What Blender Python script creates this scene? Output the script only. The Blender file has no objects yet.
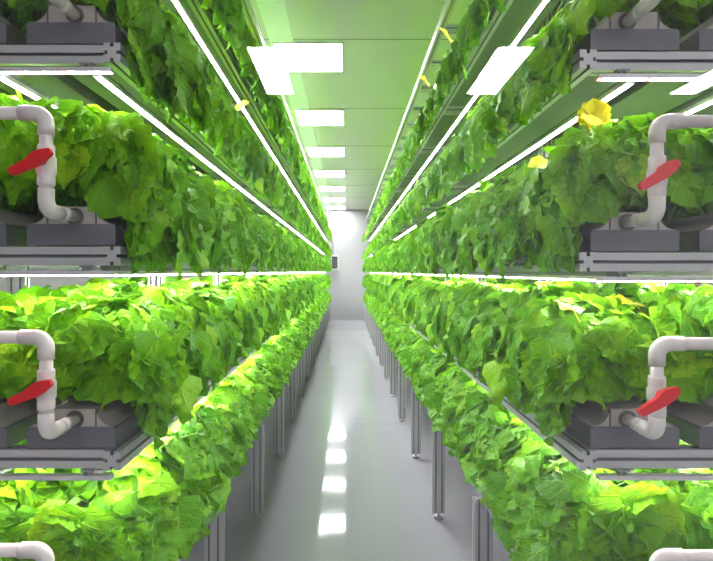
import bpy, bmesh, math, random
import numpy as np
from mathutils import Vector, Matrix

random.seed(7)
rng = np.random.default_rng(11)
PI = math.pi
SC = bpy.context.scene
COL = SC.collection

# ------------------------------------------------------------------ measures
EYE = 1.50
CEIL = 3.45
FAR = 16.1            # end wall
TIER = [0.592, 1.053, 1.538, 2.02, 2.50]      # height of the bearer profile of each shelf
TOP = 2.98
Y0, Y1 = 1.23, 15.4   # rack front / back end
GLASS_Y = 1.0
SIDEWALL = 1.75
TNAME = ['bottom', 'second', 'third', 'fourth', 'top']
SIDES = {
    'left':  dict(s=-1, tier=TIER, edge=0.535, gut=[0.552, 0.812, 1.072], led=[0.605, 0.845, 1.13], pipe=0.650),
    'right': dict(s=1, tier=[0.592, 1.053, 1.524, 2.004, 2.484],  edge=0.552, gut=[0.583, 0.843, 1.103], led=[0.690, 0.985, 1.20], pipe=0.672),
}
GW = 0.212            # gutter width
ORD = ['first', 'second', 'third', 'fourth', 'fifth', 'sixth', 'seventh', 'eighth', 'ninth', 'tenth', 'eleventh', 'twelfth',
       'thirteenth', 'fourteenth', 'fifteenth', 'sixteenth', 'seventeenth', 'eighteenth', 'nineteenth', 'twentieth',
       'twenty-first', 'twenty-second', 'twenty-third', 'twenty-fourth', 'twenty-fifth', 'twenty-sixth', 'twenty-seventh',
       'twenty-eighth', 'twenty-ninth', 'thirtieth', 'thirty-first', 'thirty-second', 'thirty-third', 'thirty-fourth', 'thirty-fifth']


# ------------------------------------------------------------------ materials
def mat(name):
    m = bpy.data.materials.new(name)
    m.use_nodes = True
    nt = m.node_tree
    nt.nodes.clear()
    out = nt.nodes.new('ShaderNodeOutputMaterial')
    return m, nt, out


def N(nt, kind, **kw):
    n = nt.nodes.new(kind)
    for k, v in kw.items():
        if k in n.inputs:
            n.inputs[k].default_value = v
        else:
            setattr(n, k, v)
    return n


def principled(name, col, rough=0.5, metal=0.0, spec=0.5, noise=0.0, scale=20.0, bump=0.0, bscale=60.0):
    m, nt, out = mat(name)
    p = N(nt, 'ShaderNodeBsdfPrincipled', Roughness=rough, Metallic=metal)
    p.inputs['Specular IOR Level'].default_value = spec
    p.inputs['Base Color'].default_value = (*col, 1)
    nt.links.new(p.outputs[0], out.inputs[0])
    tc = N(nt, 'ShaderNodeTexCoord')
    if noise:
        t = N(nt, 'ShaderNodeTexNoise', Scale=scale, Detail=5.0)
        nt.links.new(tc.outputs['Object'], t.inputs['Vector'])
        mx = N(nt, 'ShaderNodeMix', data_type='RGBA')
        mx.inputs[6].default_value = tuple(c * (1 - noise) for c in col) + (1,)
        mx.inputs[7].default_value = tuple(min(1, c * (1 + noise)) for c in col) + (1,)
        nt.links.new(t.outputs['Fac'], mx.inputs[0])
        nt.links.new(mx.outputs[2], p.inputs['Base Color'])
    if bump:
        t2 = N(nt, 'ShaderNodeTexNoise', Scale=bscale, Detail=3.0)
        nt.links.new(tc.outputs['Object'], t2.inputs['Vector'])
        b = N(nt, 'ShaderNodeBump', Strength=bump, Distance=0.01)
        nt.links.new(t2.outputs['Fac'], b.inputs['Height'])
        nt.links.new(b.outputs[0], p.inputs['Normal'])
    return m


def emitter(name, col, strength):
    m, nt, out = mat(name)
    e = N(nt, 'ShaderNodeEmission', Strength=strength)
    e.inputs[0].default_value = (*col, 1)
    nt.links.new(e.outputs[0], out.inputs[0])
    return m


def diode_emitter(name, strength, axis):
    """white diodes with a pink red one now and then along the strip"""
    m, nt, out = mat(name)
    tc = N(nt, 'ShaderNodeTexCoord')
    sp = N(nt, 'ShaderNodeSeparateXYZ')
    nt.links.new(tc.outputs['Object'], sp.inputs[0])
    m1 = N(nt, 'ShaderNodeMath', operation='MULTIPLY'); m1.inputs[1].default_value = 1 / 0.115
    nt.links.new(sp.outputs[axis], m1.inputs[0])
    fr = N(nt, 'ShaderNodeMath', operation='FRACT')
    nt.links.new(m1.outputs[0], fr.inputs[0])
    lt = N(nt, 'ShaderNodeMath', operation='LESS_THAN'); lt.inputs[1].default_value = 0.10
    nt.links.new(fr.outputs[0], lt.inputs[0])
    m2 = N(nt, 'ShaderNodeMath', operation='MULTIPLY'); m2.inputs[1].default_value = 1 / 0.0115
    nt.links.new(sp.outputs[axis], m2.inputs[0])
    fr2 = N(nt, 'ShaderNodeMath', operation='FRACT'); nt.links.new(m2.outputs[0], fr2.inputs[0])
    lt2 = N(nt, 'ShaderNodeMath', operation='LESS_THAN'); lt2.inputs[1].default_value = 0.55
    nt.links.new(fr2.outputs[0], lt2.inputs[0])
    mx = N(nt, 'ShaderNodeMix', data_type='RGBA')
    mx.inputs[6].default_value = (1, 0.93, 0.97, 1)
    mx.inputs[7].default_value = (1.0, 0.06, 0.10, 1)
    nt.links.new(lt.outputs[0], mx.inputs[0])
    st = N(nt, 'ShaderNodeMath', operation='MULTIPLY_ADD')
    st.inputs[1].default_value = strength * 0.8
    st.inputs[2].default_value = strength * 0.2
    nt.links.new(lt2.outputs[0], st.inputs[0])
    e = N(nt, 'ShaderNodeEmission')
    nt.links.new(mx.outputs[2], e.inputs[0])
    nt.links.new(st.outputs[0], e.inputs[1])
    nt.links.new(e.outputs[0], out.inputs[0])
    return m


def leaf_material(name):
    m, nt, out = mat(name)
    L = nt.links.new
    at = N(nt, 'ShaderNodeAttribute', attribute_name='tone')
    oi = N(nt, 'ShaderNodeObjectInfo')
    tone = N(nt, 'ShaderNodeMath', operation='MULTIPLY_ADD')
    tone.inputs[1].default_value = 0.16
    L(oi.outputs['Random'], tone.inputs[0]); L(at.outputs['Fac'], tone.inputs[2])
    ramp = N(nt, 'ShaderNodeValToRGB')
    cr = ramp.color_ramp
    cr.elements[0].position = 0.0; cr.elements[0].color = (0.030, 0.180, 0.002, 1)
    cr.elements[1].position = 1.0; cr.elements[1].color = (0.380, 0.670, 0.006, 1)
    e = cr.elements.new(0.45); e.color = (0.125, 0.400, 0.002, 1)
    e = cr.elements.new(0.80); e.color = (0.235, 0.545, 0.003, 1)
    L(tone.outputs[0], ramp.inputs[0])
    # veins from the leaf's own length and width
    uv = N(nt, 'ShaderNodeUVMap', uv_map='UVMap')
    sp = N(nt, 'ShaderNodeSeparateXYZ'); L(uv.outputs[0], sp.inputs[0])
    av = N(nt, 'ShaderNodeMath', operation='SUBTRACT'); av.inputs[1].default_value = 0.5; L(sp.outputs[1], av.inputs[0])
    ab = N(nt, 'ShaderNodeMath', operation='ABSOLUTE'); L(av.outputs[0], ab.inputs[0])
    mid = N(nt, 'ShaderNodeMapRange'); mid.inputs[1].default_value = 0.015; mid.inputs[2].default_value = 0.05
    mid.inputs[3].default_value = 1.0; mid.inputs[4].default_value = 0.0; L(ab.outputs[0], mid.inputs[0])
    sv = N(nt, 'ShaderNodeMath', operation='MULTIPLY_ADD'); sv.inputs[1].default_value = -0.75
    L(ab.outputs[0], sv.inputs[0]); L(sp.outputs[0], sv.inputs[2])
    sm = N(nt, 'ShaderNodeMath', operation='MULTIPLY'); sm.inputs[1].default_value = 6.5; L(sv.outputs[0], sm.inputs[0])
    pp = N(nt, 'ShaderNodeMath', operation='PINGPONG'); pp.inputs[1].default_value = 0.5; L(sm.outputs[0], pp.inputs[0])
    side = N(nt, 'ShaderNodeMapRange'); side.inputs[1].default_value = 0.02; side.inputs[2].default_value = 0.11
    side.inputs[3].default_value = 1.0; side.inputs[4].default_value = 0.0; L(pp.outputs[0], side.inputs[0])
    s2 = N(nt, 'ShaderNodeMath', operation='MULTIPLY'); s2.inputs[1].default_value = 0.6; L(side.outputs[0], s2.inputs[0])
    vein = N(nt, 'ShaderNodeMath', operation='MAXIMUM'); L(mid.outputs[0], vein.inputs[0]); L(s2.outputs[0], vein.inputs[1])
    vf = N(nt, 'ShaderNodeMath', operation='MULTIPLY'); vf.inputs[1].default_value = 0.5; L(vein.outputs[0], vf.inputs[0])
    mx = N(nt, 'ShaderNodeMix', data_type='RGBA'); mx.inputs[7].default_value = (0.32, 0.60, 0.012, 1)
    L(vf.outputs[0], mx.inputs[0]); L(ramp.outputs[0], mx.inputs[6])
    tc = N(nt, 'ShaderNodeTexCoord')
    nz = N(nt, 'ShaderNodeTexNoise', Scale=55.0, Detail=2.0); L(tc.outputs['Object'], nz.inputs['Vector'])
    hh = N(nt, 'ShaderNodeMath', operation='MULTIPLY_ADD'); hh.inputs[1].default_value = -0.5
    L(vein.outputs[0], hh.inputs[0]); L(nz.outputs['Fac'], hh.inputs[2])
    bp = N(nt, 'ShaderNodeBump', Strength=0.8, Distance=0.009); L(hh.outputs[0], bp.inputs['Height'])
    p = N(nt, 'ShaderNodeBsdfPrincipled', Roughness=0.40)
    p.inputs['Specular IOR Level'].default_value = 0.16
    L(mx.outputs[2], p.inputs['Base Color']); L(bp.outputs[0], p.inputs['Normal'])
    tr = N(nt, 'ShaderNodeBsdfTranslucent'); L(bp.outputs[0], tr.inputs['Normal'])
    tcx = N(nt, 'ShaderNodeMix', data_type='RGBA'); tcx.inputs[0].default_value = 0.35
    tcx.inputs[7].default_value = (0.34, 0.70, 0.02, 1); L(mx.outputs[2], tcx.inputs[6]); L(tcx.outputs[2], tr.inputs[0])
    ms = N(nt, 'ShaderNodeMixShader'); ms.inputs[0].default_value = 0.22
    L(p.outputs[0], ms.inputs[1]); L(tr.outputs[0], ms.inputs[2]); L(ms.outputs[0], out.inputs[0])
    return m


def yellow_material():
    m, nt, out = mat('yellow_leaf')
    p = N(nt, 'ShaderNodeBsdfPrincipled', Roughness=0.5)
    p.inputs['Base Color'].default_value = (0.74, 0.76, 0.01, 1)
    tr = N(nt, 'ShaderNodeBsdfTranslucent'); tr.inputs[0].default_value = (0.85, 0.75, 0.01, 1)
    ms = N(nt, 'ShaderNodeMixShader'); ms.inputs[0].default_value = 0.45
    nt.links.new(p.outputs[0], ms.inputs[1]); nt.links.new(tr.outputs[0], ms.inputs[2]); nt.links.new(ms.outputs[0], out.inputs[0])
    return m


def glass_material():
    m, nt, out = mat('clear_glass')
    t = N(nt, 'ShaderNodeBsdfTransparent'); t.inputs[0].default_value = (0.985, 0.995, 0.99, 1)
    g = N(nt, 'ShaderNodeBsdfGlossy', Roughness=0.0)
    lw = N(nt, 'ShaderNodeLayerWeight', Blend=0.25)
    f = N(nt, 'ShaderNodeMath', operation='MULTIPLY_ADD'); f.inputs[1].default_value = 0.10; f.inputs[2].default_value = 0.035
    nt.links.new(lw.outputs['Facing'], f.inputs[0])
    ms = N(nt, 'ShaderNodeMixShader')
    nt.links.new(f.outputs[0], ms.inputs[0]); nt.links.new(t.outputs[0], ms.inputs[1]); nt.links.new(g.outputs[0], ms.inputs[2])
    nt.links.new(ms.outputs[0], out.inputs[0])
    return m


def floor_material():
    m, nt, out = mat('grey_epoxy')
    L = nt.links.new
    tc = N(nt, 'ShaderNodeTexCoord')
    nz = N(nt, 'ShaderNodeTexNoise', Scale=0.8, Detail=4.0); L(tc.outputs['Object'], nz.inputs['Vector'])
    mx = N(nt, 'ShaderNodeMix', data_type='RGBA')
    mx.inputs[6].default_value = (0.36, 0.35, 0.39, 1); mx.inputs[7].default_value = (0.42, 0.41, 0.455, 1)
    L(nz.outputs['Fac'], mx.inputs[0])
    # joints across the aisle every few metres
    sp = N(nt, 'ShaderNodeSeparateXYZ'); L(tc.outputs['Object'], sp.inputs[0])
    a = N(nt, 'ShaderNodeMath', operation='MULTIPLY_ADD'); a.inputs[1].default_value = 1 / 2.9; a.inputs[2].default_value = 0.25; L(sp.outputs[1], a.inputs[0])
    fr = N(nt, 'ShaderNodeMath', operation='FRACT'); L(a.outputs[0], fr.inputs[0])
    lt = N(nt, 'ShaderNodeMath', operation='LESS_THAN'); lt.inputs[1].default_value = 0.006; L(fr.outputs[0], lt.inputs[0])
    sc = N(nt, 'ShaderNodeMath', operation='MULTIPLY'); sc.inputs[1].default_value = 0.55; L(lt.outputs[0], sc.inputs[0])
    m2 = N(nt, 'ShaderNodeMix', data_type='RGBA'); m2.inputs[7].default_value = (0.22, 0.22, 0.24, 1)
    L(sc.outputs[0], m2.inputs[0]); L(mx.outputs[2], m2.inputs[6])
    p = N(nt, 'ShaderNodeBsdfPrincipled', Roughness=0.05)
    p.inputs['Specular IOR Level'].default_value = 0.55
    n2 = N(nt, 'ShaderNodeTexNoise', Scale=2.6, Detail=2.0); L(tc.outputs['Object'], n2.inputs['Vector'])
    b = N(nt, 'ShaderNodeBump', Strength=0.05, Distance=0.02); L(n2.outputs['Fac'], b.inputs['Height'])
    L(m2.outputs[2], p.inputs['Base Color']); L(b.outputs[0], p.inputs['Normal']); L(p.outputs[0], out.inputs[0])
    return m


LED_W = 50.0
LAMP_W = 27.0
M = {
    'floor': floor_material(),
    'ceiling': principled('ceiling_panel', (0.72, 0.63, 0.70), 0.28, spec=0.5, noise=0.04, scale=1.5),
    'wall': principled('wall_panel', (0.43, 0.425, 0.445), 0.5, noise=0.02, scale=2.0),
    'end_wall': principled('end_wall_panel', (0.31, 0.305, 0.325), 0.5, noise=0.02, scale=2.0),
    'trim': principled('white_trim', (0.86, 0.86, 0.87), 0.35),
    'joint': principled('joint_grey', (0.33, 0.33, 0.35), 0.6),
    'alu': principled('anodised_aluminium', (0.50, 0.50, 0.51), 0.5, metal=0.3, noise=0.05, scale=8),
    'alu_dark': principled('profile_groove', (0.16, 0.16, 0.17), 0.6),
    'gutter': principled('grey_gutter', (0.125, 0.125, 0.148), 0.42, noise=0.08, scale=12),
    'under': principled('gutter_base', (0.15, 0.16, 0.16), 0.5, spec=0.3),
    'lid': principled('beige_lid', (0.42, 0.385, 0.34), 0.5, noise=0.10, scale=14),
    'lid_line': principled('lid_seam', (0.10, 0.095, 0.09), 0.6),
    'pvc': principled('white_pipe', (0.74, 0.69, 0.665), 0.33, noise=0.03, scale=9),
    'red': principled('red_plastic', (0.76, 0.012, 0.014), 0.34),
    'rubber': principled('black_rubber', (0.03, 0.03, 0.03), 0.55),
    'steel': principled('zinc_steel', (0.45, 0.45, 0.46), 0.35, metal=0.8),
    'housing': principled('led_housing', (0.62, 0.61, 0.62), 0.4, metal=0.2),
    'bracket': principled('grey_bracket', (0.24, 0.24, 0.255), 0.45),
    'led': emitter('led_diffuser', (1.0, 0.955, 0.965), LED_W),
    'led_x': diode_emitter('led_diodes', LED_W, 0),
    'lamp': emitter('lamp_diffuser', (1.0, 1.0, 1.0), LAMP_W),
    'leaf': leaf_material('leaf'),
    'stem': principled('stem', (0.26, 0.46, 0.10), 0.5),
    'yellow': yellow_material(),
    'glass': glass_material(),
    'box': principled('box_grey', (0.40, 0.40, 0.42), 0.45),
    'panel_dark': principled('box_front', (0.015, 0.016, 0.018), 0.6, spec=0.2),
    'button': principled('box_button', (0.35, 0.36, 0.37), 0.4),
}


# ------------------------------------------------------------------ builders
def link(o, parent=None):
    COL.objects.link(o)
    if parent is not None:
        o.parent = parent
    return o


def mesh_obj(name, bm, m, parent=None, smooth=False, world=None):
    """bm in world coordinates; stored relative to the parent chain's origin"""
    off = Vector((0, 0, 0))
    p = parent
    while p is not None:
        off += p.location
        p = p.parent
    if world is not None:
        off = Vector(world)
    bmesh.ops.translate(bm, verts=bm.verts, vec=-off)
    bmesh.ops.recalc_face_normals(bm, faces=bm.faces)
    me = bpy.data.meshes.new(name)
    bm.to_mesh(me); bm.free()
    for mm in (m if isinstance(m, (list, tuple)) else [m]):
        me.materials.append(mm)
    if smooth:
        for f in me.polygons:
            f.use_smooth = True
    o = bpy.data.objects.new(name, me)
    link(o, parent)
    if parent is None and world is not None:
        o.location = world
    return o


def empty(name, loc, label, cat, group=None):
    o = bpy.data.objects.new(name, None)
    o.location = loc
    o.empty_display_size = 0.1
    tag(o, label, cat, group)
    return link(o)


def tag(o, label, cat, group=None):
    o['label'] = label
    o['category'] = cat
    if group:
        o['group'] = group


def box(bm, x0, x1, y0, y1, z0, z1, bev=0.0, mi=0):
    r = bmesh.ops.create_cube(bm, size=1.0)
    vs = r['verts']
    for v in vs:
        v.co = Vector(((x0 + x1) / 2 + v.co.x * (x1 - x0), (y0 + y1) / 2 + v.co.y * (y1 - y0), (z0 + z1) / 2 + v.co.z * (z1 - z0)))
    fs = list({f for v in vs for f in v.link_faces})
    if bev:
        es = list({e for v in vs for e in v.link_edges})
        rr = bmesh.ops.bevel(bm, geom=es, offset=bev, segments=2, affect='EDGES', profile=0.6)
        fs = list(set(rr['faces']) | {f for f in fs if f.is_valid})
    for f in fs:
        if f.is_valid:
            f.material_index = mi
    return fs


def prism(bm, pts, axis, a, b, mi=0, side_mi=None):
    """closed outline pts (u,v) pulled along axis from a to b. axis x: (y,z); y: (x,z); z: (x,y)"""
    def P(u, v, t):
        return {'x': (t, u, v), 'y': (u, t, v), 'z': (u, v, t)}[axis]
    A = [bm.verts.new(P(u, v, a)) for u, v in pts]
    B = [bm.verts.new(P(u, v, b)) for u, v in pts]
    n = len(pts)
    for i in range(n):
        f = bm.faces.new((A[i], A[(i + 1) % n], B[(i + 1) % n], B[i]))
        f.material_index = mi if side_mi is None else side_mi[i]
    fa = bm.faces.new(A); fb = bm.faces.new(list(reversed(B)))
    fa.material_index = mi; fb.material_index = mi


def tube(bm, pts, rad, seg=14, mi=0, cap=True):
    pts = [Vector(p) for p in pts]
    rads = rad if isinstance(rad, (list, tuple)) else [rad] * len(pts)
    rings = []
    up = None
    for i, p in enumerate(pts):
        d = (pts[min(i + 1, len(pts) - 1)] - pts[max(i - 1, 0)]).normalized()
        if up is None:
            up = Vector((0, 0, 1)) if abs(d.z) < 0.9 else Vector((0, 1, 0))
        u = (up - d * up.dot(d))
        if u.length < 1e-4:
            u = d.orthogonal()
        u.normalize(); up = u
        w = d.cross(u)
        rings.append([bm.verts.new(p + (u * math.cos(2 * PI * k / seg) + w * math.sin(2 * PI * k / seg)) * rads[i]) for k in range(seg)])
    for a, b in zip(rings, rings[1:]):
        for k in range(seg):
            f = bm.faces.new((a[k], a[(k + 1) % seg], b[(k + 1) % seg], b[k])); f.material_index = mi; f.smooth = True
    if cap:
        for r in (list(reversed(rings[0])), rings[-1]):
            f = bm.faces.new(r); f.material_index = mi


def bend(a, c, b, r, n=7):
    """points of a quarter bend from a through corner c to b"""
    a, c, b = Vector(a), Vector(c), Vector(b)
    d1 = (a - c).normalized(); d2 = (b - c).normalized()
    o = c + (d1 + d2) * r
    out = []
    for i in range(n + 1):
        t = i / n * PI / 2
        out.append(o - d2 * r * math.cos(t) - d1 * r * math.sin(t))
    return out


def slot_profile(w, h, g=0.008, d=0.009):
    """outline of a T-slot aluminium profile centred on 0, a groove in each side"""
    x, z = w / 2, h / 2
    return [(-x, -z), (-g / 2, -z), (-g / 2, -z + d), (g / 2, -z + d), (g / 2, -z), (x, -z),
            (x, -g / 2), (x - d, -g / 2), (x - d, g / 2), (x, g / 2), (x, z),
            (g / 2, z), (g / 2, z - d), (-g / 2, z - d), (-g / 2, z), (-x, z),
            (-x, g / 2), (-x + d, g / 2), (-x + d, -g / 2), (-x, -g / 2)]


def post_profile(w, h, g=0.008, d=0.009):
    x, z = w / 2, h / 2
    top = []
    mi = []
    for c in (-x / 2, x / 2):
        top += [(c - g / 2, -z), (c - g / 2, -z + d), (c + g / 2, -z + d), (c + g / 2, -z)]
    side = [(x, -g / 2), (x - d, -g / 2), (x - d, g / 2), (x, g / 2)]
    pts = [(-x, -z)] + top + [(x, -z)] + side + [(x, z)] + [(-a, -b) for a, b in top] + [(-x, z)] + [(-a, -b) for a, b in side]
    gm = [1, 1, 1, 0]
    mi = [0] + gm + gm + [0] + gm + [0] + gm + gm + [0] + gm
    return pts, mi


SLOT_MI = [0, 1, 1, 1, 0, 0, 1, 1, 1, 0, 0, 1, 1, 1, 0, 0, 1, 1, 1, 0]
ALU = [M['alu'], M['alu_dark']]


def profile(name, axis, c, a, b, w, h, parent, g=0.008):
    bm = bmesh.new()
    prism(bm, [(u + c[0], v + c[1]) for u, v in slot_profile(w, h, g)], axis, a, b, 0, SLOT_MI)
    return mesh_obj(name, bm, ALU, parent)


# ------------------------------------------------------------------ the setting
def struct(name, bm, m, world=None):
    o = mesh_obj(name, bm, m, None, world=world)
    o['kind'] = 'structure'
    return o


OX, OYB = 4.6, -4.6     # the room on the near side of the glass
bm = bmesh.new(); box(bm, -OX, OX, OYB, FAR + 0.1, -0.12, 0.0); struct('floor', bm, M['floor'])
bm = bmesh.new(); box(bm, -OX, OX, OYB, FAR + 0.1, CEIL, CEIL + 0.12); struct('ceiling', bm, M['ceiling'])
bm = bmesh.new(); box(bm, -SIDEWALL - 0.1, -SIDEWALL, GLASS_Y, FAR, 0, CEIL); struct('wall_left', bm, M['wall'])
bm = bmesh.new(); box(bm, SIDEWALL, SIDEWALL + 0.1, GLASS_Y, FAR, 0, CEIL); struct('wall_right', bm, M['wall'])
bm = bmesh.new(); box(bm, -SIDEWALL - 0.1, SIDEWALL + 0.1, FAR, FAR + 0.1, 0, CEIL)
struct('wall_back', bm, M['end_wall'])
for i, (x0, x1) in enumerate(((-OX, -SIDEWALL - 0.1), (SIDEWALL + 0.1, OX))):
    bm = bmesh.new(); box(bm, x0, x1, GLASS_Y, GLASS_Y + 0.1, 0, CEIL); struct('wall_near_' + ('left', 'right')[i], bm, M['wall'])
bm = bmesh.new(); box(bm, -OX, OX, OYB - 0.1, OYB, 0, CEIL); struct('wall_front', bm, M['wall'])
bm = bmesh.new(); box(bm, -OX - 0.1, -OX, OYB, GLASS_Y + 0.1, 0, CEIL); struct('wall_outer_left', bm, M['wall'])
bm = bmesh.new(); box(bm, OX, OX + 0.1, OYB, GLASS_Y + 0.1, 0, CEIL); struct('wall_outer_right', bm, M['wall'])
# end wall: dark base strip and panel joints
bm = bmesh.new(); box(bm, -SIDEWALL, SIDEWALL, FAR - 0.02, FAR, 0.0, 0.06); struct('baseboard_back', bm, M['joint'])
bm = bmesh.new(); box(bm, 0.545, 0.56, FAR - 0.006, FAR, 0.06, CEIL); struct('trim_1', bm, M['joint'])
# bright gloss on the ceiling beside the lamps, put in as a white strip
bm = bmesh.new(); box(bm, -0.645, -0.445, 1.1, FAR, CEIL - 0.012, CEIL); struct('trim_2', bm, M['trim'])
# dark cross joints of the ceiling panels
for k in range(8):
    y = 2.5 + 1.82 * k
    bm = bmesh.new(); box(bm, -SIDEWALL, SIDEWALL, y - 0.012, y, CEIL - 0.004, CEIL); struct('trim_%d' % (k + 3), bm, M['joint'])
# the glass front
w1 = bpy.data.objects.new('window_1', None); w1['kind'] = 'structure'; w1.location = (0, GLASS_Y, 0); link(w1)
bm = bmesh.new(); box(bm, -SIDEWALL + 0.04, SIDEWALL - 0.04, GLASS_Y, GLASS_Y + 0.006, 0.04, CEIL - 0.04); g = mesh_obj('pane', bm, M['glass'], w1); g['kind'] = 'structure'
bm = bmesh.new()
box(bm, -SIDEWALL, -SIDEWALL + 0.05, GLASS_Y - 0.02, GLASS_Y + 0.025, 0, CEIL); box(bm, SIDEWALL - 0.05, SIDEWALL, GLASS_Y - 0.02, GLASS_Y + 0.025, 0, CEIL)
box(bm, -SIDEWALL, SIDEWALL, GLASS_Y - 0.02, GLASS_Y + 0.025, 0, 0.05); box(bm, -SIDEWALL, SIDEWALL, GLASS_Y - 0.02, GLASS_Y + 0.025, CEIL - 0.05, CEIL)
g = mesh_obj('frame', bm, M['alu'], w1); g['kind'] = 'structure'


# ------------------------------------------------------------------ ceiling lights
def ceiling_light(x0, x1, y0, y1, label, group):
    t = empty('ceiling_light', ((x0 + x1) / 2, (y0 + y1) / 2, CEIL), label, 'ceiling light', group)
    bm = bmesh.new()
    for a, b, c, d in ((x0, x1, y0, y0 + .012), (x0, x1, y1 - .012, y1), (x0, x0 + .012, y0 + .012, y1 - .012), (x1 - .012, x1, y0 + .012, y1 - .012)):
        box(bm, a, b, c, d, CEIL - 0.022, CEIL)
    mesh_obj('frame', bm, M['trim'], t)
    bm = bmesh.new(); box(bm, x0 + .012, x1 - .012, y0 + .012, y1 - .012, CEIL - 0.018, CEIL - 0.004)
    mesh_obj('diffuser', bm, M['lamp'], t)


for k in range(7):
    y = 4.35 + 1.82 * k
    ceiling_light(-0.625, -0.03, y, y + 0.615, 'square white LED panel in the aisle ceiling, %s from the front' % ORD[k], 'square ceiling panels over the aisle')
for x0, x1, nm in ((-0.87, -0.555, 'mirrored over the left plants'), (1.29, 1.63, 'mirrored over the right plants'), (3.48, 3.80, 'mirrored at the photo\'s upper right edge')):
    ceiling_light(x0, x1, 2 * GLASS_Y - 5.6, 2 * GLASS_Y - 4.40, 'oblong white ceiling panel before the glass, %s' % nm, 'oblong ceiling panels before the glass')


# ------------------------------------------------------------------ racks
YP = [2.12 + 1.02 * k for k in range(13)] + [15.36]     # posts
for side, S in SIDES.items():
    s, e = S['s'], S['edge']
    xin = e + 0.02           # aisle-side rail centre
    xout = 1.34              # far rail centre
    rk = empty('growing_rack', (s * (xin + xout) / 2, (Y0 + Y1) / 2, 0), 'long aluminium profile rack carrying five tiers of plants, %s of the aisle' % side, 'rack', 'growing racks')
    for y in YP:
        for x, zlo, zhi in ((e + 0.008, 0.035, TIER[0] - .0225), (S['gut'][0] + GW + .024, TIER[0] + .0226, TOP + .0225), (xout + .0105, 0.035, TOP + .0225)):
            xp = x
            pts, pmi = post_profile(0.044 if zlo > .1 else 0.074, 0.036)
            bm = bmesh.new(); prism(bm, [(u + s * xp, v + y) for u, v in pts], 'z', zlo, zhi, 0, pmi)
            po = mesh_obj('post', bm, ALU, rk)
            if zlo > .1:
                continue
            bm = bmesh.new()
            tube(bm, [(s * xp, y, 0.0), (s * xp, y, 0.010), (s * xp, y, 0.016)], [0.028, 0.028, 0.012], 16)
            tube(bm, [(s * xp, y, 0.012), (s * xp, y, 0.037)], 0.0075, 10)
            mesh_obj('foot', bm, M['steel'], po)
    for z in S['tier'] + [TOP]:
        for x in (xin, xout):
            profile('rail', 'y', (s * x, z), Y0 - 0.012, Y1 + 0.02, 0.040, 0.0448, rk)
        for k, y in enumerate([Y0 + 0.018] + YP[1:]):
            profile('crossbar', 'x', (y, z), s * (xin + 0.02), s * (xout - 0.02), 0.036, 0.0446, rk)
    for y in [a + 0.51 for a in YP[:-2]]:
        profile('crossbar', 'x', (y, TOP), s * (xin + 0.02), s * (xout - 0.02), 0.030, 0.030, rk)

# ------------------------------------------------------------------ gutters
POS = ['next to the aisle', 'in the middle', 'at the rear']
for side, S in SIDES.items():
    s = S['s']
    for ti, z in enumerate(S['tier']):
        for gi, gx in enumerate(S['gut']):
            xc = gx + GW / 2
            zb = z + 0.0226
            t = empty('growing_gutter', (s * xc, Y0, zb), 'long grey growing gutter on the %s tier of the %s rack, %s' % (TNAME[ti], side, POS[gi]), 'gutter', 'growing gutters')
            h = GW / 2
            # trough: dark box with a small lip, pale base underneath
            bm = bmesh.new()
            prism(bm, [(s * (xc - h), zb + .004), (s * (xc + h), zb + .004), (s * (xc + h), zb + .050), (s * (xc + h - .006), zb + .054), (s * (xc - h + .006), zb + .054), (s * (xc - h), zb + .050)], 'y', Y0, Y1)
            mesh_obj('trough', bm, M['gutter'], t)
            bm = bmesh.new(); box(bm, s * (xc - h + .003), s * (xc + h - .003), Y0 + .04, Y1, zb + .0006, zb + .0045); mesh_obj('base', bm, M['under'], t)
            # lid: raised middle with hollow flanks
            bm = bmesh.new()
            pr = []
            hw = 0.058
            for i in range(7):
                a = i / 6 * PI / 2
                pr.append((xc + h - .004 - (h - .004 - hw) * math.sin(a), zb + .054 + .042 * (1 - math.cos(a))))
            pr = pr + [(2 * xc - u, v) for u, v in reversed(pr)]
            prism(bm, [(s * u, v) for u, v in pr], 'y', Y0 + .004, Y1)
            lid = mesh_obj('lid', bm, M['lid'], t)
            bm = bmesh.new()
            for sx in (-1, 1):
                box(bm, s * (xc + sx * hw) - .0016, s * (xc + sx * hw) + .0016, Y0 + .0022, Y0 + .01, zb + .055, zb + .096)
            tube(bm, [(s * S['pipe'] if gi == 0 else s * xc, Y0 + .0005, zb + .072), (s * S['pipe'] if gi == 0 else s * xc, Y0 + .006, zb + .072)], 0.021, 18)
            mesh_obj('seam', bm, M['lid_line'], lid)

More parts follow.
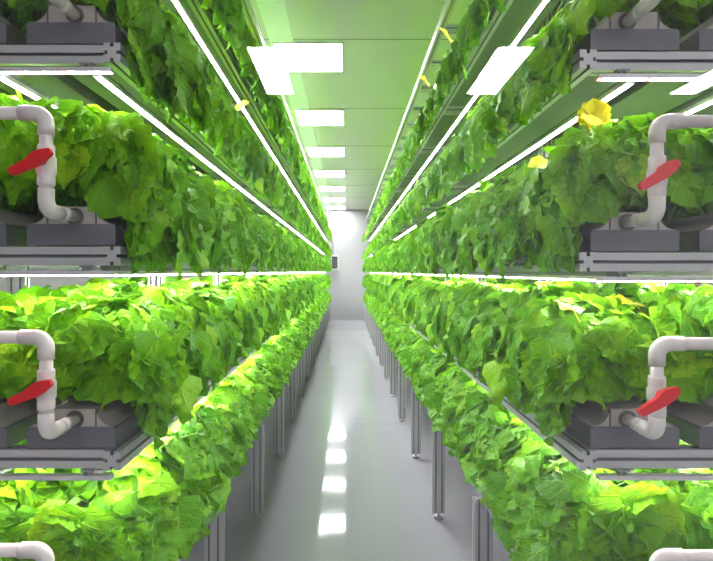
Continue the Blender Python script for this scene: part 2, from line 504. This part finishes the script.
# ------------------------------------------------------------------ feed pipes with valves
R = 0.0138
YPIPE = 1.115
for side, S in SIDES.items():
    s, px = S['s'], S['pipe'] * S['s']
    for ti, z in enumerate(S['tier']):
        zi = z + 0.0226 + 0.072                 # inlet height
        zt = z + (0.306 if s < 0 else 0.292 if ti < 2 else 0.302)    # horizontal run
        xe = s * 1.36
        zv = (zi + zt) / 2 - (0.008 if s < 0 else 0.016)
        t = empty('feed_pipe', (px, YPIPE, zi), 'white plastic feed pipe with red valve lever at the %s tier of the %s rack' % (TNAME[ti], side), 'pipe', 'feed pipes at the rack ends')
        bm = bmesh.new()
        tube(bm, [(px + s * .03, YPIPE, zt), (xe, YPIPE, zt)], R, 20)
        mesh_obj('supply_run', bm, M['pvc'], t, True)
        rb = 0.026
        bm = bmesh.new()
        c = (px, YPIPE, zt)
        b = bend((px + s, YPIPE, zt), c, (px, YPIPE, zt - 1), rb, 8)
        tube(bm, [(px + s * .055, YPIPE, zt)] + b + [(px, YPIPE, zt - .048)], R * 1.20, 20)
        mesh_obj('elbow', bm, M['pvc'], t)
        bm = bmesh.new(); tube(bm, [(px, YPIPE, zt - .03), (px, YPIPE, zi + .03)], R * 0.96, 20)
        mesh_obj('riser', bm, M['pvc'], t)
        # valve body: barrel with union nuts
        bm = bmesh.new()
        pf = [(-.044, R * 1.15), (-.040, R * 1.3), (-.026, R * 1.3), (-.022, R * 1.22), (-.016, R * 1.45), (.016, R * 1.45), (.022, R * 1.22), (.026, R * 1.26), (.040, R * 1.26), (.044, R * 1.15)]
        tube(bm, [(px, YPIPE, zv + a) for a, _ in pf], [r for _, r in pf], 22)
        vb = mesh_obj('valve_body', bm, M['pvc'], t)
        # lever: hub on the stem and a flat bar across it, slanting up towards the aisle on one side, away on the other
        bm = bmesh.new()
        yh = YPIPE - R * 1.45
        tube(bm, [(px, yh + .01, zv + .008), (px, yh - .012, zv + .008)], [.0125, .0115], 16)
        ang = math.radians(27 if s < 0 else 34) + random.uniform(-.04, .04)
        la, lb = (0.060, 0.034) if s < 0 else (0.064, 0.030)
        ol = [(-la, -.0085), (-la - .004, -.004), (-la - .004, .004), (-la, .0085), (-.018, .0095), (-.008, .0145), (.010, .0145), (lb - .006, .009), (lb, .006), (lb, -.005), (lb - .006, -.008), (.010, -.013), (-.010, -.014)]
        ca, sa = math.cos(ang), math.sin(ang)
        prism(bm, [(px + u * ca - v * sa, zv + .008 + u * sa + v * ca) for u, v in ol], 'y', yh - .019, yh - .008)
        mesh_obj('lever', bm, M['red'], vb)
        bm = bmesh.new()
        b = bend((px, YPIPE, zi + 1), (px, YPIPE, zi), (px, YPIPE + 1, zi), rb, 8)
        tube(bm, [(px, YPIPE, zi + .048)] + b + [(px, YPIPE + .052, zi)], R * 1.20, 20)
        mesh_obj('elbow', bm, M['pvc'], t)
        bm = bmesh.new()
        tube(bm, [(px, YPIPE + .03, zi), (px, Y0 + .006, zi)], R * .95, 18)
        tube(bm, [(px, YPIPE + .056, zi), (px, YPIPE + .082, zi)], R * 1.13, 18)
        mesh_obj('inlet', bm, M['pvc'], t)


# ------------------------------------------------------------------ LED strip lights
LZ = -0.0425


def led_long(x, y0, y1, z, label):
    t = empty('led_strip_light', (x, y0, z), label, 'light', 'lengthwise LED strip lights')
    bm = bmesh.new(); box(bm, x - .011, x + .011, y0, y1, z - .003, z + .008); mesh_obj('housing', bm, M['housing'], t)
    bm = bmesh.new(); box(bm, x - .0055, x + .0055, y0 + .004, y1 - .004, z - .0058, z - .002); mesh_obj('diffuser', bm, M['led'], t)
    bm = bmesh.new()
    for y in (y0 + .12, y1 - .12):
        box(bm, x - .006, x + .006, y - .012, y + .012, z + .008, z - LZ - .0224)
    # the clips reach up to the crossbars through a thin spine
    box(bm, x - .003, x + .003, y0 + .02, y1 - .02, z + .008, z - LZ - .0224)
    mesh_obj('clip', bm, M['bracket'], t)


def led_cross(x0, x1, y, z, label):
    t = empty('led_strip_light', (x0, y, z), label, 'light', 'LED strip lights across the rack fronts')
    a, b = min(x0, x1), max(x0, x1)
    bm = bmesh.new(); box(bm, a, b, y - .010, y + .010, z - .003, z + .0075, .001); mesh_obj('housing', bm, M['housing'], t)
    bm = bmesh.new(); box(bm, a + .003, b - .003, y - .006, y + .006, z - .0043, z - .002); mesh_obj('diffuser', bm, M['led_x'], t)
    sx = 1 if x1 > x0 else -1
    for d in (.06, .40):
        bm = bmesh.new()
        xb = x0 + sx * d
        zt = z - LZ - .0224
        box(bm, xb - .016, xb + .016, y - .006, y + .012, zt - .005, zt)
        box(bm, xb - .010, xb - .004, y - .006, y + .010, z + .007, zt - .004)
        box(bm, xb + .004, xb + .010, y - .006, y + .010, z + .007, zt - .004)
        mesh_obj('bracket', bm, M['bracket'], t)


LPOS = ['aisle-side line', 'middle line', 'rear line']
NSEG = 6
for side, S in SIDES.items():
    s = S['s']
    for hi, zt in enumerate(S['tier'][1:] + [TOP]):
        z = zt + LZ
        what = ('the %s tier' % TNAME[hi + 1]) if hi < 4 else 'the top frame'
        led_cross(s * (S['edge'] + (.022 if s < 0 else .045)), s * 1.34, Y0 - .004, z, 'short white LED strip across the front under %s of the %s rack' % (what, side))
        for li, lx in enumerate(S['led']):
            ya, yb = Y0 + .022, Y1 - .02
            for k in range(NSEG):
                a = ya + (yb - ya) * k / NSEG; b = ya + (yb - ya) * (k + 1) / NSEG - .012
                led_long(s * lx, a, b, z, '%s LED strip from the front under %s of the %s rack, %s' % (ORD[k], what, side, LPOS[li]))

# ------------------------------------------------------------------ control box on the end wall
bx0, bx1, bz0, bz1 = -0.47, -0.235, 1.55, 2.02
t = empty('control_box', ((bx0 + bx1) / 2, FAR, bz0), 'dark fronted grey control box on the white end wall', 'control box')
bm = bmesh.new(); box(bm, bx0, bx1, FAR - .13, FAR, bz0, bz1, .008); mesh_obj('case', bm, M['box'], t)
bm = bmesh.new(); box(bm, bx0 + .02, bx1 - .045, FAR - .138, FAR - .128, bz0 + .06, bz1 - .04, .003); pn = mesh_obj('front_panel', bm, M['panel_dark'], t)
for i in range(4):
    for j in range(2):
        bm = bmesh.new(); xx = bx0 + .065 + j * .07; zz = bz0 + .12 + i * .075
        tube(bm, [(xx, FAR - .137, zz), (xx, FAR - .146, zz)], .014, 12); mesh_obj('button', bm, M['button'], pn)
bm = bmesh.new(); tube(bm, [(bx0 + .04, FAR - .03, bz1 - .01), (bx0 + .04, FAR - .03, CEIL - .013)], .016, 10); mesh_obj('conduit', bm, M['box'], t)


# ------------------------------------------------------------------ plants
def unit(v):
    n = np.linalg.norm(v)
    return v / n if n > 1e-9 else np.array((0, 0, 1.0))


def leaf_grid(nt_, nv):
    """broad ovate leaf with a shallowly lobed edge; x along the midrib 0..1, y across; returns flat coords, faces, uv"""
    ts = np.linspace(0, 1, nt_ + 1)
    vs = np.linspace(-1, 1, nv + 1)
    return ts, vs


def make_leaf(p, d, n, L, W, curl, cup, seed, nt_, nv):
    """leaf from its foot p along d with face normal n. Returns verts, faces, uvs (per vert)"""
    r = np.random.default_rng(seed)
    d = unit(d); n = unit(n - d * np.dot(n, d)); b = np.cross(n, d)
    ts = np.linspace(0, 1, nt_ + 1); vs = np.linspace(-1, 1, nv + 1)
    ph = r.uniform(0, 6.28, 4)
    V = []; UV = []
    for i, t in enumerate(ts):
        w = (math.sin(PI * min(1, t ** 0.60 * 0.985 + .015)) ** (0.60 + .55 * t)) * W * (1.0 + (0.085 if i % 2 else -0.045))
        w = max(w, W * 0.03)
        ang = curl * t * t
        # midrib bends downwards
        x = L * (t - 0.22 * abs(curl) * t ** 3 * .5)
        z = -L * 0.5 * curl * t * t
        for j, v in enumerate(vs):
            back = -0.16 * L * (abs(v) ** 1.6) * (1 - t) * (1.0 if t < .5 else .6)      # heart-shaped foot
            y = v * w
            zz = z + cup * W * (v * v) + 0.085 * W * math.sin(5.0 * t * 2 + ph[0] + v * 1.5) * abs(v) + 0.06 * W * math.sin(9 * t + ph[1]) * (1 if v > 0 else -1) * abs(v)
            zz += 0.075 * W * math.cos(2 * PI * (t - .375 * abs(v)) * 4.2) * min(1, abs(v) * 3) * (1 - .4 * abs(v)) * (1 if nt_ > 7 else 0)
            zz += r.normal(0, 0.02) * W
            V.append(p + d * (x + back) + b * y + n * zz)
            UV.append((t, v * .5 + .5))
    F = []
    for i in range(nt_):
        for j in range(nv):
            a = i * (nv + 1) + j
            F.append((a, a + 1, a + nv + 2, a + nv + 1))
    return np.array(V), np.array(F), np.array(UV)


def plant_leaves(kind, seed, count, nt_, nv, scale=1.0):
    """kind: 'edge' (hangs over the aisle, +x), 'inner'. Returns verts, quads, uvs, tone per face, list of leaf feet"""
    r = np.random.default_rng(seed)
    Vs, Fs, Us, Ts, feet = [], [], [], [], []
    nvt = 0
    long_ = 'long' in kind
    hang = 'hang' in kind
    low = 'low' in kind
    edge = 'edge' in kind
    end = 'end' in kind
    k = tries = 0
    while k < count and tries < count * 12:
        tries += 1
        zone = r.random()
        rr = r.uniform(0.55, 1.0) if r.random() < .5 else r.uniform(0.85, 1.10)
        yy = r.uniform(-0.125, 0.125)
        L = r.uniform(0.080, 0.150) * scale
        if end and zone < .34:                       # hanging over the front end
            cen = np.array((r.uniform(-.115, .15), r.uniform(-.122, -.06), r.uniform(-.012, .19)))
            nrm = unit(np.array((0, -1, .5)) + r.normal(0, .48, 3))
            d = unit(np.array((r.normal(0, .45), -.25, -.8)) + r.normal(0, .2, 3))
            topness = 0.0
        elif edge and zone > (.52 if hang else .60 if (long_ or low) else .62):          # outside the rail
            zc = r.uniform(-.160 if hang else -.115 if long_ else -.085 if end else -.03, .10)
            cen = np.array(((r.uniform(.132, .165) if end else r.uniform(.145, .200) - (.02 if zc > .03 else 0)), yy, zc))
            if low:                                   # spreading out towards the aisle, faces turned up
                q = r.uniform(0, 1)
                cen = np.array((.07 + .125 * q + r.normal(0, .012), yy, .20 - .165 * q + r.normal(0, .02)))
                nrm = unit(np.array((.45, 0, 1.0)) + r.normal(0, .30, 3))
                d = unit(np.array((.8, r.normal(0, .6), -.45)) + r.normal(0, .2, 3))
                L *= 1.08
            elif long_ or hang:
                nrm = unit(np.array((1.0, 0, .35)) + r.normal(0, .42, 3))
                d = unit(np.array((.15, r.normal(0, .5), -1.0)) + r.normal(0, .2, 3))
            else:
                nrm = unit(np.array((1.0, 0, .7)) + r.normal(0, .4, 3))
                d = unit(np.array((.3, r.normal(0, .5), -1.0)) + r.normal(0, .22, 3))
            topness = 0.0
        else:
            th = math.radians(r.uniform(-75, 88)) if edge else math.radians(r.uniform(-95, 95))
            ax = (0.175 if th > 0 else 0.13) if edge else .13
            az = 0.205
            q = math.sqrt(max(0.2, 1 - (yy / 0.16) ** 2))
            cen = np.array((ax * math.sin(th) * rr, yy, .065 + az * math.cos(th) * rr * (0.7 + .3 * q)))
            nrm = unit(np.array((math.sin(th) / ax, yy * 9, math.cos(th) / az)))
            nrm = unit(nrm + r.normal(0, .32, 3) + np.array((0, 0, .25)))
            tang = np.array((math.cos(th), 0, -math.sin(th))) * (1 if th > 0 else -1)
            topness = max(0.0, math.cos(th))
            d = unit(tang * (1 - .55 * topness) + r.normal(0, .45, 3) * (.35 + topness) + np.array((0, np.sign(yy) * .35 * abs(yy) / .12, -.15 + .1 * topness)))
            if topness > .8 and r.random() < .5:
                L *= 0.66
        W = L * r.uniform(.46, .60)
        curl = r.uniform(.15, .75) if topness > .3 else r.uniform(-.05, .5)
        cup = r.uniform(-.35, .32)
        foot = cen - d * L * 0.45
        v, f, u = make_leaf(foot, d, nrm, L, W, curl, cup, int(r.integers(1 << 30)), nt_, nv)
        # nothing grows into the light strips, the gutter or across the lights' line of sight from the aisle
        xm = np.maximum(v[:, 0], 0)
        lim = .27 - 1.5 * xm if 'top' in kind else np.minimum(.285 - .5 * xm, .40 - 1.45 * xm) + (.10 * xm / .2 if (r.random() < .14 and not hang) else 0) - (.045 if hang else 0) if edge else np.full(len(v), .29)
        if np.any(v[:, 2] > lim):
            continue
        inside = (np.abs(v[:, 0]) < (.128 if end else .145)) & (v[:, 2] < .004)
        if end:
            inside &= (v[:, 1] > -.0985) | (v[:, 0] < .035)
        if np.any(inside) or (edge and np.any(v[:, 0] > .245)):
            continue
        if not edge and np.any(v[:, 2] < .004):
            continue
        if end and np.any(v[:, 1] < -.142):
            continue
        tone = float(np.clip(r.normal(.42, .19), 0.0, .85))
        Vs.append(v); Fs.append(f + nvt); Us.append(u); Ts.append(np.full(len(f), tone)); nvt += len(v)
        feet.append(foot); k += 1
    return np.concatenate(Vs), np.concatenate(Fs), np.concatenate(Us), np.concatenate(Ts), feet


def quads_to_mesh(name, V, F, U, T, m):
    me = bpy.data.meshes.new(name)
    me.vertices.add(len(V)); me.vertices.foreach_set('co', V.astype(np.float32).ravel())
    me.loops.add(len(F) * 4); me.loops.foreach_set('vertex_index', F.astype(np.int32).ravel())
    me.polygons.add(len(F)); me.polygons.foreach_set('loop_start', np.arange(0, len(F) * 4, 4, dtype=np.int32))
    me.update(calc_edges=True)
    uv = me.uv_layers.new(name='UVMap')
    uv.data.foreach_set('uv', U[F.ravel()].astype(np.float32).ravel())
    at = me.attributes.new('tone', 'FLOAT', 'FACE')
    at.data.foreach_set('value', T.astype(np.float32))
    me.polygons.foreach_set('use_smooth', np.ones(len(F), dtype=bool))
    me.materials.append(m)
    me.validate()
    return me


def stems_mesh(name, feet, r):
    bm = bmesh.new()
    mains = []
    for k in range(5):
        a = r.uniform(0, 6.28); q = r.uniform(.02, .07)
        top = Vector((math.cos(a) * q + .02, math.sin(a) * q, r.uniform(.14, .22)))
        base = Vector((math.cos(a) * .012, math.sin(a) * .012, -0.002))
        midp = (base + top) * .5 + Vector((r.normal(0, .01), r.normal(0, .01), 0))
        tube(bm, [base, midp, top], [.0042, .0035, .0025], 6, cap=False)
        mains.append((base, midp, top))
    for i, f in enumerate(feet):
        if i % 2:
            continue
        f = Vector(f); b, mm, tp = mains[i % 5]
        st = mm.lerp(tp, r.uniform(0, 1))
        mid_ = st.lerp(f, .5) + Vector((0, 0, .018))
        tube(bm, [st, mid_, f], [.0022, .0019, .0016], 4, cap=False)
    me = bpy.data.meshes.new(name); bm.to_mesh(me); bm.free()
    me.materials.append(M['stem'])
    return me


VAR = {}
for kind, nvar, cnt in (('edge_long', 6, 90), ('edge_hang', 7, 108), ('edge_short', 6, 84), ('edge_hang_top', 5, 92), ('edge_hang_top_end', 1, 120), ('edge_low', 6, 80), ('edge_long_end', 1, 140), ('edge_hang_end', 2, 140), ('edge_short_end', 1, 140), ('edge_low_end', 1, 130), ('inner', 5, 66), ('inner_end', 3, 95)):
    VAR[kind] = []
    for i in range(nvar):
        sd = sum(map(ord, kind)) * 10 + i
        V, F, U, T, feet = plant_leaves(kind, sd, cnt, 11, 8, 1.1 if ('short' in kind or 'low' in kind) else 1.0)
        VAR[kind].append((quads_to_mesh('foliage', V, F, U, T, M['leaf']), stems_mesh('stem', feet, np.random.default_rng(sd + 5))))

STEP = 0.215


def plant_root(x, y, z, rot, label, meshes, sc):
    o = bpy.data.objects.new('leafy_plant', None)
    o.location = (x, y, z); o.rotation_euler = (0, 0, rot); o.scale = sc
    o.empty_display_size = .05
    tag(o, label, 'plant', 'leafy plants nearest in the racks')
    link(o)
    f = bpy.data.objects.new('foliage', meshes[0]); link(f, o)
    st = bpy.data.objects.new('stem', meshes[1]); link(st, o)
    return o


# how far back the single plants reach in each row of each tier
FARROW = [23, 5, 2]
EKIND = {'left': ['edge_low', 'edge_short', 'edge_long', 'edge_hang', 'edge_hang'], 'right': ['edge_low', 'edge_short', 'edge_long', 'edge_hang_top', 'edge_hang_top']}
EALL = sorted(set(EKIND['left'] + EKIND['right']))
plants = {}
stuff_pts = []
for side, S in SIDES.items():
    s = S['s']
    for ti, z in enumerate(S['tier']):
        for gi, gx in enumerate(S['gut']):
            xc = gx + GW / 2
            n = int((Y1 - Y0 - .15) / STEP)
            lim = FARROW[gi] + (1 if ti in (1, 2) else 0)
            for k in range(n):
                y = Y0 + .095 + STEP * k + (random.uniform(-.02, .02) if k else .015)
                zb = z + 0.0226 + 0.096
                rot = PI if s > 0 else 0.0
                sc = random.uniform(.93, 1.07)
                if k < lim:
                    base = EKIND[side][ti] if gi == 0 else 'inner'
                    rz = rot if (gi == 0 or k == 0) else random.uniform(0, 6.28)
                    vs_ = VAR[base + ('_end' if k == 0 else '')]
                    mm = vs_[(k * 2 + ti * 3 + gi + (4 if s > 0 else 0)) % len(vs_)]
                    sy = (1 if s < 0 else -1) if k == 0 else (1 if (k + ti) % 2 else -1)
                    row = ('aisle-side row', 'middle row', 'rear row')[gi]
                    lab = 'bushy green plant on %s tier of %s rack, %s, %s from the front' % (TNAME[ti], side, row, ORD[k])
                    plants[(side, ti, gi, k)] = plant_root(s * xc, y, zb, rz, lab, mm, (sc, sy * sc, sc * random.uniform(.86, 1.07)))
                else:
                    if gi == 2 and k > 36:
                        continue
                    stuff_pts.append((s * xc, y, zb, rot if gi == 0 else random.uniform(0, 6.28), gi, sc, k, ti))

# the rest, further off and deeper in, as one mass
low_k = {k: [plant_leaves(k, 500 + 50 * q + i, 74, 4, 2, 1.1) for i in range(4)] for q, k in enumerate(EALL)}
low_i = [plant_leaves('inner', 600 + i, 30, 4, 2, 1.25) for i in range(4)]
vlow_k = {k: [plant_leaves(k, 700 + 50 * q + i, 48, 3, 2, 1.2) for i in range(4)] for q, k in enumerate(EALL)}
Vs, Fs, Us, Ts = [], [], [], []
nv_ = 0
for i, (x, y, z, rot, gi, sc, k, ti) in enumerate(stuff_pts):
    src = (vlow_k if k > 46 else low_k)[EKIND['right' if x > 0 else 'left'][ti]][i % 4] if gi == 0 else low_i[i % 4]
    V, F, U, T, _ = src
    c, sn = math.cos(rot), math.sin(rot)
    P = V * np.array((sc, sc * (1 if i % 2 else -1), sc))
    Q = np.stack((P[:, 0] * c - P[:, 1] * sn + x, P[:, 0] * sn + P[:, 1] * c + y, P[:, 2] + z), 1)
    Vs.append(Q); Fs.append(F + nv_); Us.append(U); Ts.append(np.clip(T + random.uniform(0, .16), 0, 1)); nv_ += len(V)
me = quads_to_mesh('leafy_plants', np.concatenate(Vs), np.concatenate(Fs), np.concatenate(Us), np.concatenate(Ts), M['leaf'])
o = bpy.data.objects.new('leafy_plants', me); link(o)
o['kind'] = 'stuff'
tag(o, 'mass of leafy green plants further back along both racks', 'plants')


# yellowed leaves on a few plants
def yellow_leaf(key, wx, wy, wz, L, d, n, frill=False):
    root = plants[key]
    Vs, Fs = [], []
    k = 0
    for j in range(9 if frill else 1):
        dd, nn = np.array(d), np.array(n)
        if frill:
            a = j * 2.4
            dd = np.array((math.cos(a), -.25 - .05 * j, math.sin(a)))
            nn = np.array((.3 * math.sin(j * 5.0), -1, .3 * math.cos(j * 3.0)))
        V, F, U = make_leaf(np.array((wx, wy, wz)), dd, nn, L, L * (.85 if frill else .52), .25, .12, 900 + j + int(wx * 1000), 6, 6)
        Vs.append(V); Fs.append(F + k); k += len(V)
    V = np.concatenate(Vs); F = np.concatenate(Fs)
    mi = (Matrix.Translation(root.location) @ root.rotation_euler.to_matrix().to_4x4() @ Matrix.Diagonal((*root.scale, 1))).inverted()
    V = np.array([mi @ Vector(v) for v in V])
    bm = bmesh.new()
    vv = [bm.verts.new(v) for v in V]
    for f in F:
        ff = bm.faces.new([vv[i] for i in f]); ff.smooth = True
    # its stalk
    b = mi @ Vector((root.location.x + (wx - root.location.x) * .4, root.location.y, root.location.z + .08))
    tube(bm, [b, b.lerp(mi @ Vector((wx, wy, wz)), .6) + Vector((0, 0, .01)), mi @ Vector((wx, wy, wz))], .0018, 5)
    me = bpy.data.meshes.new('yellow_leaf'); bm.to_mesh(me); bm.free(); me.materials.append(M['yellow'])
    o = bpy.data.objects.new('yellow_leaf', me); link(o, root)
    o['label'] = 'yellow leaf'


yellow_leaf(('right', 2, 0, 0), 0.622, 1.30, 1.895, .044, (.1, 0, 1), (0, -1, .3), True)
yellow_leaf(('right', 2, 0, 1), 0.585, 1.50, 1.815, .075, (-.8, -.4, -.1), (0, -.8, .8))
yellow_leaf(('right', 1, 0, 0), 0.62, 1.42, 1.405, .07, (-.5, -.6, .0), (0, -.6, 1))
yellow_leaf(('right', 1, 1, 0), 0.80, 1.44, 1.415, .08, (-.6, -.6, .1), (0, -.5, 1))
yellow_leaf(('right', 4, 0, 8), 0.60, 3.0, 2.86, .10, (-.5, -.5, .3), (0, -.8, .6))
yellow_leaf(('right', 4, 0, 11), 0.58, 3.7, 2.86, .10, (-.5, -.5, .2), (0, -.8, .6))
yellow_leaf(('left', 3, 0, 6), -0.56, 2.62, 2.33, .09, (.6, -.4, .2), (0, -.8, .6))
yellow_leaf(('left', 4, 0, 9), -0.55, 3.2, 2.80, .10, (.6, -.4, .2), (0, -.8, .6))

# ------------------------------------------------------------------ world, camera, view
w = bpy.data.worlds.new('World'); SC.world = w
w.use_nodes = True
w.node_tree.nodes['Background'].inputs[0].default_value = (0.8, 0.9, 1, 1)
w.node_tree.nodes['Background'].inputs[1].default_value = 0.02

cam = bpy.data.cameras.new('Camera')
co = bpy.data.objects.new('Camera', cam); link(co)
co.location = (0, 0, EYE)
co.rotation_euler = (PI / 2, 0, 0)
cam.sensor_width = 36
cam.lens = 515 / 713 * 36
cam.shift_x = 10.0 / 713
cam.shift_y = -8.5 / 713
cam.clip_start = 0.02
SC.camera = co

SC.cycles.use_denoising = True
SC.cycles.max_bounces = 10
SC.cycles.diffuse_bounces = 5
SC.cycles.transparent_max_bounces = 12
SC.cycles.sample_clamp_indirect = 8.0
SC.cycles.caustics_reflective = False
SC.cycles.caustics_refractive = False
SC.view_settings.view_transform = 'Standard'
SC.view_settings.look = 'None'
SC.view_settings.exposure = 1.27
SC.view_settings.gamma = 1.0
